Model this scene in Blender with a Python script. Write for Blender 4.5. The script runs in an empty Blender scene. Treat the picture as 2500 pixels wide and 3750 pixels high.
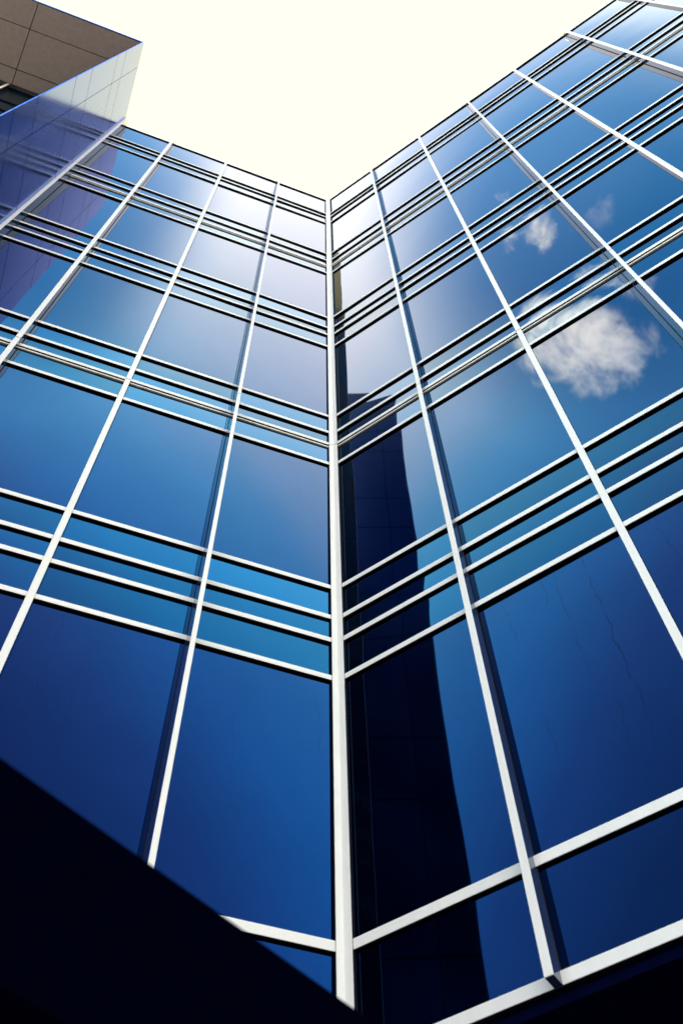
import bpy, bmesh, math, random
from mathutils import Vector, Matrix, noise
random.seed(7)
R = math.radians
SC = bpy.context.scene
COL = SC.collection

# ------------------------------------------------------------------ camera
EYE = 1.6
D = 5.6                                   # metres from the camera to the inside corner
F, PITCH, ROLL = 3619.566, R(60.37298), R(-1.94157)
cam = bpy.data.cameras.new('camera'); camo = bpy.data.objects.new('camera', cam); COL.objects.link(camo)
cam.sensor_fit = 'VERTICAL'; cam.sensor_height = 36.0; cam.sensor_width = 24.0
cam.lens = F / 3750 * 36
cam.clip_start = 0.05; cam.clip_end = 3000
fw = Vector((0, math.cos(PITCH), math.sin(PITCH))); rt = Vector((1, 0, 0)); up = rt.cross(fw)
c_, s_ = math.cos(ROLL), math.sin(ROLL)
rt2 = c_ * rt + s_ * up; up2 = -s_ * rt + c_ * up
m = Matrix((rt2, up2, -fw)).transposed().to_4x4(); m.translation = (0, 0, EYE)
camo.matrix_world = m
cam.dof.use_dof = True; cam.dof.focus_distance = 12.0; cam.dof.aperture_fstop = 2.8
SC.camera = camo

# ------------------------------------------------------------------ world, sun, exposure
SUN_AZ, SUN_EL = -12.0, 62.0              # the sun stands behind the building: both facades are in open shade
def azel(az, el):
    a, e = R(az), R(el)
    return Vector((math.sin(a) * math.cos(e), math.cos(a) * math.cos(e), math.sin(e)))
w = bpy.data.worlds.new('World'); SC.world = w; w.use_nodes = True
nt = w.node_tree; nt.nodes.clear()
class G:
    """tiny node-graph helper"""
    def __init__(s, nt): s.nt = nt
    def n(s, t, **k):
        x = s.nt.nodes.new(t)
        for a, b in k.items(): setattr(x, a, b)
        return x
    def link(s, a, b): s.nt.links.new(a, b)
    def put(s, sock, v):
        if isinstance(v, bpy.types.NodeSocket): s.link(v, sock)
        else: sock.default_value = v
    def m(s, op, a, b=None, c=None, clamp=False):
        x = s.n('ShaderNodeMath', operation=op, use_clamp=clamp); s.put(x.inputs[0], a)
        if b is not None: s.put(x.inputs[1], b)
        if c is not None: s.put(x.inputs[2], c)
        return x.outputs[0]
    def dot(s, v, vec):
        x = s.n('ShaderNodeVectorMath', operation='DOT_PRODUCT'); s.put(x.inputs[0], v); x.inputs[1].default_value = vec
        return x.outputs['Value']
    def ramp(s, v, a, b, lo=0.0, hi=1.0, smooth=True):
        x = s.n('ShaderNodeMapRange', interpolation_type='SMOOTHSTEP' if smooth else 'LINEAR'); s.put(x.inputs[0], v)
        for i, q in enumerate((a, b, lo, hi)): x.inputs[i + 1].default_value = q
        return x.outputs[0]
    def mix(s, f, a, b, blend='MIX'):
        x = s.n('ShaderNodeMix', data_type='RGBA', blend_type=blend); s.put(x.inputs[0], f); s.put(x.inputs[6], a); s.put(x.inputs[7], b)
        return x.outputs[2]
    def noise(s, vec, scale, detail=4, rough=.5, dist=0.0):
        x = s.n('ShaderNodeTexNoise'); s.put(x.inputs['Vector'], vec); x.inputs['Scale'].default_value = scale
        x.inputs['Detail'].default_value = detail; x.inputs['Roughness'].default_value = rough; x.inputs['Distortion'].default_value = dist
        return x.outputs[0]
g = G(nt)
sky = g.n('ShaderNodeTexSky', sky_type='NISHITA'); sky.sun_disc = False
sky.sun_elevation = R(SUN_EL); sky.sun_rotation = R(SUN_AZ); sky.air_density = 1.0; sky.dust_density = 1.5; sky.ozone_density = 1.5
tc = g.n('ShaderNodeTexCoord').outputs['Generated']
bg = g.n('ShaderNodeBackground'); out = g.n('ShaderNodeOutputWorld')
SKY_STRENGTH = 0.1
bg.inputs[1].default_value = SKY_STRENGTH
col = sky.outputs[0]
# the sun's wide aureole: pale near the sun, deep blue on the far side of the sky
EXPO = 3.0
KS = SKY_STRENGTH * 2 ** EXPO
xs_ = g.dot(tc, azel(10, 0))
AUR = [(-.80, (.30, .42, .70)), (-.65, (.65, .70, 1.08)), (-.56, (.95, 1.35, 2.0)), (-.48, (.92, 2.75, 3.40)),
       (-.39, (1.30, 3.65, 4.00)), (-.36, (1.60, 3.75, 4.00)), (-.33, (2.60, 3.95, 4.00)), (-.27, (3.40, 3.85, 3.60)), (-.21, (3.75, 3.60, 3.25)), (-.12, (3.00, 2.75, 2.55)), (0.0, (2.8, 2.5, 2.2))]
cr = g.n('ShaderNodeValToRGB'); lo, hi = -.80, .10
g.link(g.ramp(xs_, lo, hi, 0, 1, False), cr.inputs[0])
el = cr.color_ramp.elements
while len(el) > 1: el.remove(el[0])
for i, (x, c3) in enumerate(AUR):
    e = el[0] if i == 0 else el.new((x - lo) / (hi - lo))
    e.position = (x - lo) / (hi - lo); e.color = (*[q / 4 for q in c3], 1)
aur = g.mix(1.0, cr.outputs[0], (4 / KS, 4 / KS, 4 / KS, 1), 'MULTIPLY')
col = g.mix(.9, col, aur)
# bright band added low in the unseen sky to light the white caps
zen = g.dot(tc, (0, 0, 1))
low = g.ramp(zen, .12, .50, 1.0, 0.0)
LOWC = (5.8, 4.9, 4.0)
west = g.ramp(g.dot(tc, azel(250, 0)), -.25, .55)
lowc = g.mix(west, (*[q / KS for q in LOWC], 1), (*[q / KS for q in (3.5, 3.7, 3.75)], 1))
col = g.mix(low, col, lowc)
# warm white haze straight overhead and towards the sun
sepx = g.n('ShaderNodeSeparateXYZ'); g.link(tc, sepx.inputs[0])
azd = g.m('MULTIPLY', g.m('ARCTAN2', sepx.outputs[0], sepx.outputs[1]), 180 / math.pi)
# clear deep-blue stretch of sky in the east, and another high in the south
east = g.m('MULTIPLY', g.m('MULTIPLY', g.ramp(azd, 60, 76), g.ramp(azd, 137, 128)), g.m('MULTIPLY', g.ramp(zen, .9996, .998), g.ramp(zen, .40, .60)))
col = g.mix(east, col, (*[q / KS for q in (.05, .22, .52)], 1))
south = g.ramp(g.dot(tc, azel(-163, 71)), math.cos(R(13.5)), math.cos(R(4)), 0.0, .92)
for a_, e_, r_, k_ in ((150, 72, 12, .38), (-128, 72, 12, .42)):     # milky patches of thin cloud
    col = g.mix(g.ramp(g.dot(tc, azel(a_, e_)), math.cos(R(r_)), math.cos(R(2)), 0.0, k_), col, (*[q / KS for q in (3.6, 3.55, 3.4)], 1))
south = g.m('MULTIPLY', south, g.m('MAXIMUM', g.ramp(azd, 156, 174), g.m('LESS_THAN', azd, 0.0)))
col = g.mix(south, col, (*[q / KS for q in (.12, .80, 1.7)], 1))
over = g.m('MULTIPLY', g.ramp(g.dot(tc, azel(0, 0)), -.06, -.005), g.ramp(zen, .90, .945))
OVC = (2.0, 1.82, .90)
col = g.mix(over, col, (*[q / KS for q in OVC], 1))
# cumulus standing in the south-west
wp = g.noise(tc, 9.0, 3)
def cloud(col, blobs, thr, amt, seed, scale=15.0, width=.5):
    blob = None
    for az, el, r, k in blobs:
        q = g.ramp(g.dot(tc, azel(az, el)), math.cos(R(r)), 1.0, 0.0, k)
        blob = q if blob is None else g.m('MAXIMUM', blob, q)
    mp = g.n('ShaderNodeMapping'); g.link(tc, mp.inputs[0]); mp.inputs['Location'].default_value = (seed, seed * .7, -seed)
    n1 = g.noise(mp.outputs[0], scale, 9, .62, .35)
    f = g.ramp(g.m('ADD', g.m('MULTIPLY', blob, .62), g.m('MULTIPLY', n1, 1.9)), thr, thr + width, 0.0, amt)
    f = g.m('MULTIPLY', f, g.ramp(blob, 0.0, 0.3))
    return g.mix(f, col, (10.0 / KS, 8.0 / KS, 5.2 / KS, 1))
col = cloud(col, [(-151.9, 64.9, 4.1, 1.0), (-148.4, 66.3, 3.4, .95), (-156.8, 66.6, 3.2, .65)], 1.15, 1.0, 1.3, 17.0, .6)
col = cloud(col, [(-152.8, 72.4, 3.0, 1.0), (-149.0, 71.8, 2.6, .6)], 1.44, .65, 4.1)
col = cloud(col, [(-161.0, 70.5, 3.2, .8)], 1.45, .2, 7.7)
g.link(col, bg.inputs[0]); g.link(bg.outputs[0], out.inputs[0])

sun = bpy.data.lights.new('sun', 'SUN'); sun.energy = 3.0; sun.angle = R(0.5); sun.color = (1.0, .95, .87)
suno = bpy.data.objects.new('sun', sun); COL.objects.link(suno)
suno.rotation_euler = (-azel(SUN_AZ, SUN_EL)).to_track_quat('-Z', 'Y').to_euler()
SC.view_settings.view_transform = 'Standard'; SC.view_settings.look = 'None'
SC.view_settings.exposure = EXPO; SC.view_settings.gamma = 1.0

# ------------------------------------------------------------------ materials
def mat(name, base=(.5, .5, .5), rough=.5, metal=0.0, spec=.5, fn=None):
    mt = bpy.data.materials.new(name); mt.use_nodes = True
    b = mt.node_tree.nodes['Principled BSDF']
    b.inputs['Base Color'].default_value = (*base, 1); b.inputs['Roughness'].default_value = rough
    b.inputs['Metallic'].default_value = metal; b.inputs['Specular IOR Level'].default_value = spec
    if fn: fn(G(mt.node_tree), b)
    return mt
def glass_fn(base, streak=None, var=.14):
    def fn(g, b):
        oc = g.n('ShaderNodeTexCoord').outputs['Object']
        gm = g.n('ShaderNodeNewGeometry').outputs['Position']
        # faint dust film and run marks
        n1 = g.noise(gm, 1.3, 5, .6); n2 = g.noise(gm, 90.0, 2, .6)
        rnd = g.n('ShaderNodeObjectInfo').outputs['Random']
        f = g.m('ADD', .86, g.m('MULTIPLY', n1, .28))
        f = g.m('MULTIPLY', f, g.m('ADD', 1 - var / 2, g.m('MULTIPLY', rnd, var)))
        f = g.m('ADD', f, g.m('MULTIPLY', g.m('SUBTRACT', n2, .5), .10))
        c = g.mix(1.0, (*base, 1), g.n('ShaderNodeCombineColor').outputs[0], 'MULTIPLY')
        cc = c.node.inputs[7].links[0].from_node
        for i in range(3): g.link(f, cc.inputs[i])
        sp = g.n('ShaderNodeSeparateXYZ'); g.link(oc, sp.inputs[0])
        runs = streak or [(None, 2.6, 1.3, .006, .30), (None, 2.0, .9, .005, .22)]
        if runs:
            tot = None
            for k, (x0, zt, ln, wd, st) in enumerate(runs):
                if x0 is None: x0 = g.m('MULTIPLY', g.m('SUBTRACT', g.m('FRACT', g.m('MULTIPLY', rnd, 7.3 + 11.1 * k)), .5), 1.15)
                mp = g.n('ShaderNodeMapping'); g.link(oc, mp.inputs[0]); mp.inputs['Scale'].default_value = (0.0, 0.0, 3.1); 
                if not streak: g.link(g.n('ShaderNodeCombineXYZ').outputs[0], mp.inputs['Location']); g.link(g.m('MULTIPLY', x0, 9.0), mp.inputs['Location'].links[0].from_node.inputs[0])
                else: mp.inputs['Location'].default_value = (x0 * 9, 0, 0)
                wv = g.noise(mp.outputs[0], 1.0, 5, .62)
                dx = g.m('ABSOLUTE', g.m('SUBTRACT', sp.outputs[0], g.m('ADD', x0, g.m('MULTIPLY', g.m('SUBTRACT', wv, .5), .16))))
                ln_ = g.m('SUBTRACT', 1.0, g.ramp(dx, wd * .4, wd, 0, 1))
                zz = g.m('MULTIPLY', g.ramp(sp.outputs[2], zt, zt - .03, 0, 1), g.ramp(sp.outputs[2], zt - ln, zt - ln * .6, 0, 1))
                mp2 = g.n('ShaderNodeMapping'); g.link(oc, mp2.inputs[0]); mp2.inputs['Location'].default_value = (k * 3.3, 2, 5)
                br = g.ramp(g.noise(mp2.outputs[0], 7.0, 3), .38, .56, .15, 1)
                t = g.m('MULTIPLY', g.m('MULTIPLY', ln_, zz), g.m('MULTIPLY', br, st))
                tot = t if tot is None else g.m('MAXIMUM', tot, t)
            c = g.mix(tot, c, (.004, .006, .012, 1))
        g.link(c, b.inputs['Base Color'])
        g.link(g.m('ADD', .012, g.m('MULTIPLY', n1, .02)), b.inputs['Roughness'])
    return fn
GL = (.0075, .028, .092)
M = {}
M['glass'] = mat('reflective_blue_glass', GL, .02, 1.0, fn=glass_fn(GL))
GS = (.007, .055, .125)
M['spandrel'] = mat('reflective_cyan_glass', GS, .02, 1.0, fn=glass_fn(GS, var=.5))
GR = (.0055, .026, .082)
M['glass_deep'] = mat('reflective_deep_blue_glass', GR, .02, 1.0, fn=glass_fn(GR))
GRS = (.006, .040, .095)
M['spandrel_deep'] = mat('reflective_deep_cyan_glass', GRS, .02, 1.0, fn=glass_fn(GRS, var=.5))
M['glass_streaked'] = mat('rain_streaked_blue_glass', GR, .02, 1.0, fn=glass_fn(GR, [
    (-.42, 2.6, .8, .006, .45), (-.22, 2.6, .35, .005, .4), (-.08, 2.6, .5, .007, .5), (.05, 2.6, 1.5, .005, .5),
    (.30, 2.6, 2.4, .007, .6), (-.36, 1.1, .5, .006, .35), (.14, 1.0, .6, .004, .3)]))
def paint_fn(base, var=.08):
    def fn(g, b):
        gm = g.n('ShaderNodeNewGeometry').outputs['Position']
        mp = g.n('ShaderNodeMapping'); g.link(gm, mp.inputs[0]); mp.inputs['Scale'].default_value = (1, 1, .25)
        n = g.noise(mp.outputs[0], 9.0, 5, .65); n2 = g.noise(gm, 60.0, 2)
        f = g.m('ADD', g.m('MULTIPLY', g.ramp(n, .35, .75, 0, 1), -var), g.m('ADD', 1.0, g.m('MULTIPLY', g.m('SUBTRACT', n2, .5), var)))
        cc = g.n('ShaderNodeCombineColor')
        for i in range(3): g.link(f, cc.inputs[i])
        g.link(g.mix(1.0, (*base, 1), cc.outputs[0], 'MULTIPLY'), b.inputs['Base Color'])
    return fn
WH = (.88, .83, .74)
M['white'] = mat('white_painted_aluminium', WH, .45, 0, .4, fn=paint_fn(WH, .06))
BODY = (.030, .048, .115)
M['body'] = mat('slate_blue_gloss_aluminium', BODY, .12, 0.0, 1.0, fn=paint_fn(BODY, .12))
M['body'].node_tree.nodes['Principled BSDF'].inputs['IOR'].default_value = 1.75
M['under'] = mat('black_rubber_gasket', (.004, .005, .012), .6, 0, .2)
M['seam'] = mat('tan_joint_filler', (.80, .73, .60), .6, fn=paint_fn((.80, .73, .60), .25))
SILV = (.15, .24, .48)
def silver_fn(g, b):
    gm = g.n('ShaderNodeNewGeometry').outputs['Position']
    n = g.noise(gm, 2.0, 4); n2 = g.noise(gm, 120.0, 2)
    g.link(g.m('ADD', .150, g.m('MULTIPLY', n, .015)), b.inputs['Roughness'])
    cc = g.n('ShaderNodeCombineColor'); f = g.m('ADD', .93, g.m('MULTIPLY', n2, .14))
    for i in range(3): g.link(f, cc.inputs[i])
    g.link(g.mix(1.0, (*SILV, 1), cc.outputs[0], 'MULTIPLY'), b.inputs['Base Color'])
M['silver'] = mat('satin_silver_panel', SILV, .24, 1.0, fn=silver_fn)
TAN = (.60, .47, .38)
M['silver'].node_tree.nodes['Principled BSDF'].inputs['Specular Tint'].default_value = (.62, .66, 1.0, 1)
M['tan'] = mat('taupe_metal_soffit', TAN, .55, 0, .3, fn=paint_fn(TAN, .12))
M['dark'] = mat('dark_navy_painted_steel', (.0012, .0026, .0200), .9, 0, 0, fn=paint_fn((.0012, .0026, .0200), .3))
M['base'] = mat('dark_base_cladding', (.0012, .0026, .0200), .9, 0, 0, fn=paint_fn((.0012, .0026, .0200), .3))
M['dark_pane'] = mat('dark_teal_glass', (.002, .012, .020), .25, 0, .12)
M['roof'] = mat('grey_roof_gravel', (.22, .22, .21), .9, fn=paint_fn((.22, .22, .21), .3))
M['ground'] = mat('dark_paving', (.055, .055, .06), .9, fn=paint_fn((.055, .055, .06), .4))

# ------------------------------------------------------------------ mesh helpers
class MB:
    def __init__(s): s.v = []; s.f = []; s.mi = []
    def hexa(s, p, mi=0, skip=()):
        """p: 8 points, bottom ring 0-3, top ring 4-7"""
        o = len(s.v); s.v += [Vector(q) for q in p]
        fs = [(0, 3, 2, 1), (4, 5, 6, 7), (0, 1, 5, 4), (1, 2, 6, 5), (2, 3, 7, 6), (3, 0, 4, 7)]
        for i, q in enumerate(fs):
            if i in skip: continue
            s.f.append(tuple(o + k for k in q)); s.mi.append(mi)
    def box(s, x0, x1, y0, y1, z0, z1, mi=0):
        s.hexa([(x0, y0, z0), (x1, y0, z0), (x1, y1, z0), (x0, y1, z0), (x0, y0, z1), (x1, y0, z1), (x1, y1, z1), (x0, y1, z1)], mi)
    def prism(s, pts, z0, z1, mi=0):
        o = len(s.v); n = len(pts)
        s.v += [Vector((x, y, z0)) for x, y in pts] + [Vector((x, y, z1)) for x, y in pts]
        s.f.append(tuple(range(o + n - 1, o - 1, -1))); s.f.append(tuple(range(o + n, o + 2 * n))); s.mi += [mi, mi]
        for i in range(n):
            j = (i + 1) % n; s.f.append((o + i, o + j, o + n + j, o + n + i)); s.mi.append(mi)
    def build(s, name, mats, parent=None, loc=None, bevel=0.0, smooth=False):
        me = bpy.data.meshes.new(name)
        pts = s.v
        if loc is not None: pts = [p - Vector(loc) for p in pts]
        me.from_pydata([tuple(p) for p in pts], [], s.f)
        if not isinstance(mats, (list, tuple)): mats = [mats]
        for q in mats: me.materials.append(q)
        me.polygons.foreach_set('material_index', s.mi)
        bm = bmesh.new(); bm.from_mesh(me); bmesh.ops.recalc_face_normals(bm, faces=bm.faces)
        if bevel: bmesh.ops.bevel(bm, geom=list(bm.edges), offset=bevel, segments=1, affect='EDGES', clamp_overlap=True)
        bm.to_mesh(me); bm.free()
        if smooth: me.polygons.foreach_set('use_smooth', [True] * len(me.polygons))
        o = bpy.data.objects.new(name, me); COL.objects.link(o)
        if parent: o.parent = parent
        if loc is not None: o.location = loc
        return o
def empty(name, loc, label, cat, group=None, rz=0.0):
    o = bpy.data.objects.new(name, None); COL.objects.link(o); o.location = loc; o.rotation_euler = (0, 0, rz)
    o.empty_display_size = .5
    o['label'] = label; o['category'] = cat
    if group: o['group'] = group
    return o

# ------------------------------------------------------------------ layout (units of D; heights above the eye)
AZL, AZR = R(68.21355), R(-57.46929)
CA = R(-0.79)
CX, CY = D * math.sin(CA), D * math.cos(CA)           # the inside corner on the ground
dL = Vector((-math.sin(AZL), -math.cos(AZL), 0)); dR = Vector((-math.sin(AZR), -math.cos(AZR), 0))
def Z(z): return EYE + z * D
GO = -.0053                                            # glass plane, behind the transom faces
BOT = .5945; TOP = 4.6535
# (bottom, height, kind) of every transom, from the sill up
TR = [(.5945, .0150, 't'), (.7347, .0145, 't'),
      (1.2188, .0118, 't'), (1.3176, .0118, 't'), (1.3823, .0118, 't'), (1.4745, .0118, 't'),
      (1.9668, .0118, 't'), (2.0689, .0118, 'j'), (2.1330, .0118, 't'), (2.2256, .0118, 't'),
      (2.7196, .0118, 't'), (2.8208, .0118, 't'), (2.8844, .0118, 't'), (2.9787, .0118, 't'),
      (3.4702, .0118, 't'), (3.5640, .0118, 'j'), (3.6349, .0118, 't'), (3.7267, .0118, 't'),
      (4.2136, .0118, 't'), (4.3132, .0118, 't'), (4.3774, .0118, 't'),
      (4.6535, .0160, 't')]
JOINTS = [2.0665, 3.5616]
class Wall:
    def __init__(s, root, sgn): s.root = root; s.s = sgn       # local x along the wall, off = s*y outward
    def box(s, mb, u0, u1, o0, o1, z0, z1, mi=0):
        y0, y1 = sorted((s.s * o0 * D, s.s * o1 * D))
        mb.box(u0 * D, u1 * D, y0, y1, Z(z0), Z(z1), mi)
    def P(s, u, o, z): return Vector((u * D, s.s * o * D, Z(z)))

def make_wall(W, fins, uend, gl, sp, first_extra=0.0, streaked=()):
    """fins: list of (centre u, protrusion, width, kind). Panes fill the bays between them."""
    # transoms: dark body and white face, one continuous rail per row
    for k, (zb, h, kind) in enumerate(TR):
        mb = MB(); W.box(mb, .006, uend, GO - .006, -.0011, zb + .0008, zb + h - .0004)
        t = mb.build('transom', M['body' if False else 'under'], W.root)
        mb = MB(); W.box(mb, .006, uend, -.0011, 0.0, zb, zb + h)
        mb.build('cap', M['white'], t, bevel=.002)
        if kind == 'j':
            mb = MB(); W.box(mb, .006, uend, GO - .005, -.0016, zb - .0105, zb - .0050)
            mb.build('joint_strip', M['seam'], t, bevel=.002)
    # vertical fins with a white face cap, cut at the movement joints
    for (u, pr, wd, kind) in fins:
        segs = []; z0 = BOT
        for j in JOINTS:
            segs.append((z0, j - .0012)); z0 = j + .0012
        segs.append((z0, TOP + .016 + (.02 if kind == 'deep' else .004)))
        body = MB(); cap = MB()
        for a, b in segs:
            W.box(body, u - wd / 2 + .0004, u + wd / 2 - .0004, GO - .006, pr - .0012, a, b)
            W.box(cap, u - wd / 2, u + wd / 2, pr - .0012, pr, a, b)
        if pr > .01:
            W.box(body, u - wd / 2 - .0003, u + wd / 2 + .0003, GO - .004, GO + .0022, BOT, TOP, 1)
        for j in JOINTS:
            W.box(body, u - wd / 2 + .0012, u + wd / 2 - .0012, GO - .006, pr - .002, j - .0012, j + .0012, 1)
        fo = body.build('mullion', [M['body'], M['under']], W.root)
        cap.build('cap', M['white'], fo, bevel=.0025)
    # glass
    us = [.004] + [f[0] for f in fins]
    if us[-1] < uend - .01: us.append(uend)
    rows = []
    for a, b in zip(TR[:-1], TR[1:]): rows.append((a[0] + a[1] - .003, b[0] + .003))
    for ci, (ua, ub) in enumerate(zip(us[:-1], us[1:])):
        for ri, (za, zb) in enumerate(rows):
            tall = (zb - za) > .11
            name = 'window_pane' if tall else 'spandrel_pane'
            mtl = gl if tall else sp
            if (ci, ri) in streaked: mtl = M['glass_streaked']
            pane(W, name, mtl, ua + .001, ub - .001, za, zb, first_extra if ci == 0 else 0.0, tall)
def pane(W, name, mtl, ua, ub, za, zb, extra, tall):
    nx, nz = (16, 22) if tall else (14, 4)
    wdt, hgt = (ub - ua) * D, (zb - za) * D
    loc = Vector(((ua + ub) / 2 * D, W.s * GO * D, Z(za)))
    A = random.uniform(.0010, .0026) * (1 if tall else .45)          # the pillow of a sealed unit
    tx = random.gauss(0, R(.15)); tz = random.gauss(0, R(.11))
    seed = Vector((random.uniform(0, 90), random.uniform(0, 90), random.uniform(0, 90)))
    vs = []; fs = []
    for j in range(nz + 1):
        for i in range(nx + 1):
            x = (i / nx - .5); z = j / nz
            px, pz = x * wdt, z * hgt
            bow = A * (1 - (2 * x) ** 2) * (1 - (2 * z - 1) ** 2)
            d = bow + math.tan(tx) * px + math.tan(tz) * (pz - hgt / 2)
            d += .00045 * noise.noise(Vector((px * 2.2, pz * 1.6, 0)) + seed) * min(1, hgt)
            if extra:                                                 # last pane is sprung towards the corner
                q = x + .5; d += extra * wdt * ((1 - (1 - q) ** 3) / 3 - .2)
            vs.append((px, W.s * d, pz))
    n = len(vs)
    for j in range(nz):
        for i in range(nx):
            a = j * (nx + 1) + i; q = (a, a + 1, a + nx + 2, a + nx + 1)
            fs.append(q if W.s < 0 else q[::-1])
    # back sheet and rim give the unit its thickness
    bk = -W.s * .024
    ring = [(-wdt / 2, 0), (wdt / 2, 0), (wdt / 2, hgt), (-wdt / 2, hgt)]
    vs += [(x, bk, z) for x, z in ring]; fs.append((n, n + 1, n + 2, n + 3) if W.s > 0 else (n + 3, n + 2, n + 1, n))
    rims = [([j for j in range(0, nx + 1)], n, n + 1), ([i * (nx + 1) + nx for i in range(nz + 1)], n + 1, n + 2),
            ([nz * (nx + 1) + j for j in range(nx, -1, -1)], n + 2, n + 3), ([i * (nx + 1) for i in range(nz, -1, -1)], n + 3, n)]
    for run, a, b in rims:
        o = len(vs); vs += [vs[k] for k in run] + [vs[b], vs[a]]
        fs.append(tuple(range(o, len(vs))))
    me = bpy.data.meshes.new(name); me.from_pydata(vs, [], fs); me.materials.append(mtl)
    sm = [True] * (nx * nz) + [False] * (len(fs) - nx * nz); me.polygons.foreach_set('use_smooth', sm)
    o = bpy.data.objects.new(name, me); COL.objects.link(o); o.parent = W.root; o.location = loc
    return o

rzL = math.atan2(dL.y, dL.x); rzR = math.atan2(dR.y, dR.x)
def body_of(W, u0, u1, parent):
    """the dark solid behind the glass, with the overhang's soffit, the recessed base and the flat roof"""
    mb = MB(); W.box(mb, u0, u1, -1.6, -.0105, BOT - .012, TOP + .002, 0); core = mb.build('wall', M['base'], parent)
    mb = MB(); W.box(mb, u0, u1, -1.0, -.30, -EYE / D, BOT - .013, 0); mb.build('base_wall', M['base'], parent)
    mb = MB(); W.box(mb, u0, u1, -1.55, -.03, TOP + .003, TOP + .012, 0); mb.build('roof', M['roof'], parent)

# ------------------------------------------------------------------ left wing
SH, DP = .0040, .0225
wl = empty('building_wing', (CX, CY, 0), 'left glass wing with blue mirrored panes between the inside corner and the silver side wall', 'building', None, rzL)
WL = Wall(wl, 1)
FL = [(.2435, .0540, .0078, 'deep'), (.4855, SH, .0115, 'flat'), (.7337, .0180, .0117, 'deep'), (.9515, .0300, .0110, 'flat')]
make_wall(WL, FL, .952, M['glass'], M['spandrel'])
body_of(WL, .02, .985, wl)
# ------------------------------------------------------------------ right wing
wr = empty('building_wing', (CX, CY, 0), 'right glass wing with a cloud mirrored in its blue panes', 'building', None, rzR)
WR = Wall(wr, -1)
FR = [(.2441, .0198, .0102, 'deep'), (.4915, SH, .0115, 'flat'), (.7363, .0470, .0080, 'deep'), (.9755, SH, .0115, 'flat'),
      (1.2275, .0168, .0115, 'deep'), (1.4750, SH, .0115, 'flat'), (1.7200, DP, .0112, 'deep')]
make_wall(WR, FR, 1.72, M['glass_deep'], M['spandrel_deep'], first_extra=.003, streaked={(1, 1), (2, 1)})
body_of(WR, .02, 1.726, wr)
# corner post: two white faces that meet in the crease, one prism in the left wing's frame
post = MB(); caps = MB()
ang = rzR - rzL
def toL(u, o):                                       # right-wall coordinates into the left wing's frame
    p = dR * (u * D) + Vector((dR.y, -dR.x, 0)) * (o * D) * 1.0
    q = Matrix.Rotation(-rzL, 3, 'Z') @ p; return (q.x, q.y)
nR = Vector((dR.y, -dR.x, 0)); 
if nR.dot(Vector((-CX, -CY, 0))) < 0: sR = -1
else: sR = 1
half = (math.pi - math.radians(125.683)) / 2
def crease(o): return (o * D * math.tan(half), o * D)   # inside corner: planes at offset o meet here
def creaseL(o):
    # both planes shifted o towards the viewer meet on the bisector
    bis = (dL + dR).normalized(); L = o * D / math.sin(math.radians(125.683) / 2)
    q = Matrix.Rotation(-rzL, 3, 'Z') @ (bis * L); return (q.x, q.y)
def LR(u, o): return toL(u, o * sR)
po = .0030; z0 = BOT
for j in JOINTS + [TOP + .018]:
    z1 = j - .0012 if j < 4.6 else j
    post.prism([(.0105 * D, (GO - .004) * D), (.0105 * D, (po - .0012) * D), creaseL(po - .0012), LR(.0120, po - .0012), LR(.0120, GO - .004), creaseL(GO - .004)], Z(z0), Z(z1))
    caps.prism([(.0110 * D, (po - .0012) * D), (.0110 * D, po * D), creaseL(po), LR(.0125, po), LR(.0125, po - .0012), creaseL(po - .0012)], Z(z0), Z(z1))
    z0 = j + .0012
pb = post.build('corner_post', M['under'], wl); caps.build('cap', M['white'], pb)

# ------------------------------------------------------------------ silver side wall with roof canopy
st = empty('side_wing', (CX, CY, 0), 'silver panelled side wall carrying a taupe roof overhang above dark glass', 'building', None, rzL)
WS = Wall(st, 1)
UB = .957; TH = .0065; DEP = .352
HJ = [-.2, .04, .52, .76, 1.19, 1.43, 1.905, 2.15, 2.622, 2.868, 3.338, 3.585, 4.052, 4.235]
gap = .0019; hgap = .0048; sgap = .0034
def clad_panel(u0, u1, o0, o1, z0, z1, parent):
    mb = MB(); WS.box(mb, u0, u1, o0, o1, z0, z1); return mb.build('metal_panel', M['silver'], parent)
mb = MB(); WS.box(mb, UB + .004, UB + TH, -.01, DEP - .001, -EYE / D, TOP + .018); core = mb.build('wall', M['dark'], st)
zs = [-EYE / D] + HJ + [TOP + .024]
for a, b in zip(zs[:-1], zs[1:]):
    for o0, o1 in ((-.002, .249 - gap / 2), (.249 + gap / 2, DEP)):
        clad_panel(UB, UB + .004, o0, o1, a + hgap / 2, b - hgap / 2, st)
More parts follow.
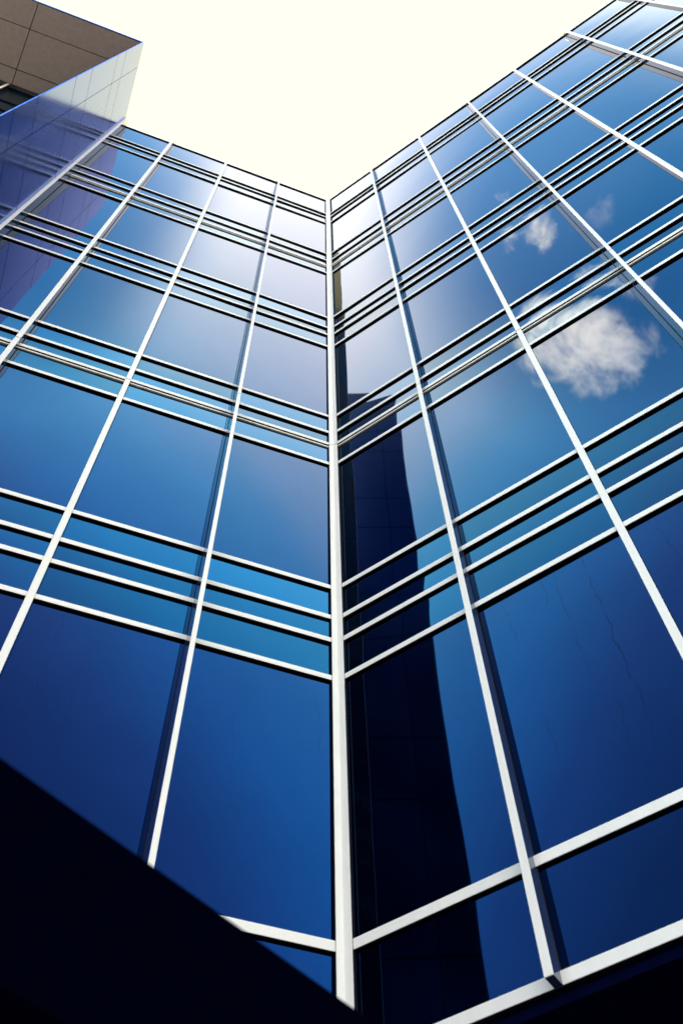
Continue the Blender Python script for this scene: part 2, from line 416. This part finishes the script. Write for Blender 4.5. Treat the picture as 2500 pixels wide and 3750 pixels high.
# roof slab and its soffit panels
mb = MB(); WS.box(mb, UB + TH, 2.05, -1.3, DEP - .004, TOP + .012, TOP + .024); slab = mb.build('roof', M['roof'], st)
mb = MB(); WS.box(mb, UB + .0045, 2.05, DEP - .004, DEP - .0005, TOP + .002, TOP + .026); mb.build('fascia', M['silver'], st, bevel=.004)
xs = [UB + .0045, 1.4045 + .0, 1.86, 2.05]; os_ = [-.004, .063, .236, DEP - .0045]
for i, (a, b) in enumerate(zip(xs[:-1], xs[1:])):
    for k, (c, d) in enumerate(zip(os_[:-1], os_[1:])):
        # the joint across the overhang runs slightly askew, as in the photograph
        sk = lambda u, o: u + ((.352 - o) / .352 * .045 if abs(u - 1.4045) < .001 else 0)
        mb = MB()
        zb, zt = Z(TOP + .002), Z(TOP + .0118)
        a0, b0, a1, b1 = sk(a, c) + sgap / 2, sk(b, c) - sgap / 2, sk(a, d) + sgap / 2, sk(b, d) - sgap / 2
        c2, d2 = c + sgap / 2, d - sgap / 2
        mb.hexa([(a0 * D, c2 * D, zb), (b0 * D, c2 * D, zb), (b1 * D, d2 * D, zb), (a1 * D, d2 * D, zb),
                 (a0 * D, c2 * D, zt), (b0 * D, c2 * D, zt), (b1 * D, d2 * D, zt), (a1 * D, d2 * D, zt)])
        mb.build('soffit_panel', M['tan'], st, bevel=.003)
mb = MB(); WS.box(mb, UB + TH, 2.05, .0622, .0638, TOP + .0012, TOP + .0019); mb.build('soffit_trim', M['silver'], st)
# dark glass under the overhang
mb = MB(); WS.box(mb, UB + TH, 2.05, -1.3, -.030, -EYE / D, TOP + .0015); mb.build('wall', M['base'], st)
ux = [UB + TH, 1.2, 1.462, 1.71, 1.96]
for a, b in zip(ux[:-1], ux[1:]):
    for za, zb in ((1.5, 1.96), (1.97, 2.21), (2.23, 2.7), (2.73, 2.97), (2.99, 3.46), (3.48, 3.72), (3.74, 4.2), (4.22, 4.36), (4.385, 4.64)):
        pane(WS, 'window_pane', M['dark_pane'], a + .002, b - .002, za, zb, 0, True).location.y = -.022 * D
for u in ux[1:]:
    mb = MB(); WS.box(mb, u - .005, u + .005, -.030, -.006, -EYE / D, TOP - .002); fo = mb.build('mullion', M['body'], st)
    mb = MB(); WS.box(mb, u - .0055, u + .0055, -.006, -.0045, -EYE / D, TOP - .002); mb.build('cap', M['white'], fo, bevel=.002)
for z in (1.963, 2.218, 2.713, 2.978, 3.468, 3.728, 4.208, 4.37, 4.641):
    mb = MB(); WS.box(mb, UB + TH, 1.96, -.030, -.016, z, z + .010); mb.build('transom', M['under'], st)

# ------------------------------------------------------------------ entrance canopy close overhead
cn = empty('entrance_canopy', (-1.2, 2.6, 0), 'dark navy entrance canopy slab close overhead, cutting across the lower left corner', 'canopy')
A0 = Vector((-.11749, .23263)) * D; B0 = Vector((-.00223, .37452)) * D
dv = (B0 - A0).normalized(); nv = Vector((-dv.y, dv.x))          # nv: away from the camera, to the left wall
zc = Z(.25)
e0 = A0 - dv * 1.3; e1 = B0 + dv * 1.15
def cslab(mb, in0, in1, z0, z1):
    ps = []
    for i0 in (in1, in0):
        a = e0 + nv * i0; b = e1 + nv * i0
        ps.append([(p.x + 1.2, p.y - 2.6) for p in (a, b, e1 + nv * .9, e0 + nv * 3.6)])
    mb.hexa([(x, y, z0) for x, y in ps[0]] + [(x, y, z1) for x, y in ps[1]])
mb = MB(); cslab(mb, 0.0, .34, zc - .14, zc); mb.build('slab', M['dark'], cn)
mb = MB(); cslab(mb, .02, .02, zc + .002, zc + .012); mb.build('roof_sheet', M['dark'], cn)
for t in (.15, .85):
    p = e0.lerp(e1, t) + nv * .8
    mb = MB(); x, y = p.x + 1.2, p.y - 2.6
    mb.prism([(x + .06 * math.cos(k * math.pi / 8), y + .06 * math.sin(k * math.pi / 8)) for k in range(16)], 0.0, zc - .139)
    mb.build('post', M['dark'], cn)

# ------------------------------------------------------------------ ground
mb = MB(); mb.box(-1500, 1500, -1500, 1500, -.3, 0.0)
gr = mb.build('ground', M['ground']); gr['kind'] = 'structure'; gr['label'] = 'dark paved ground at the foot of the building'
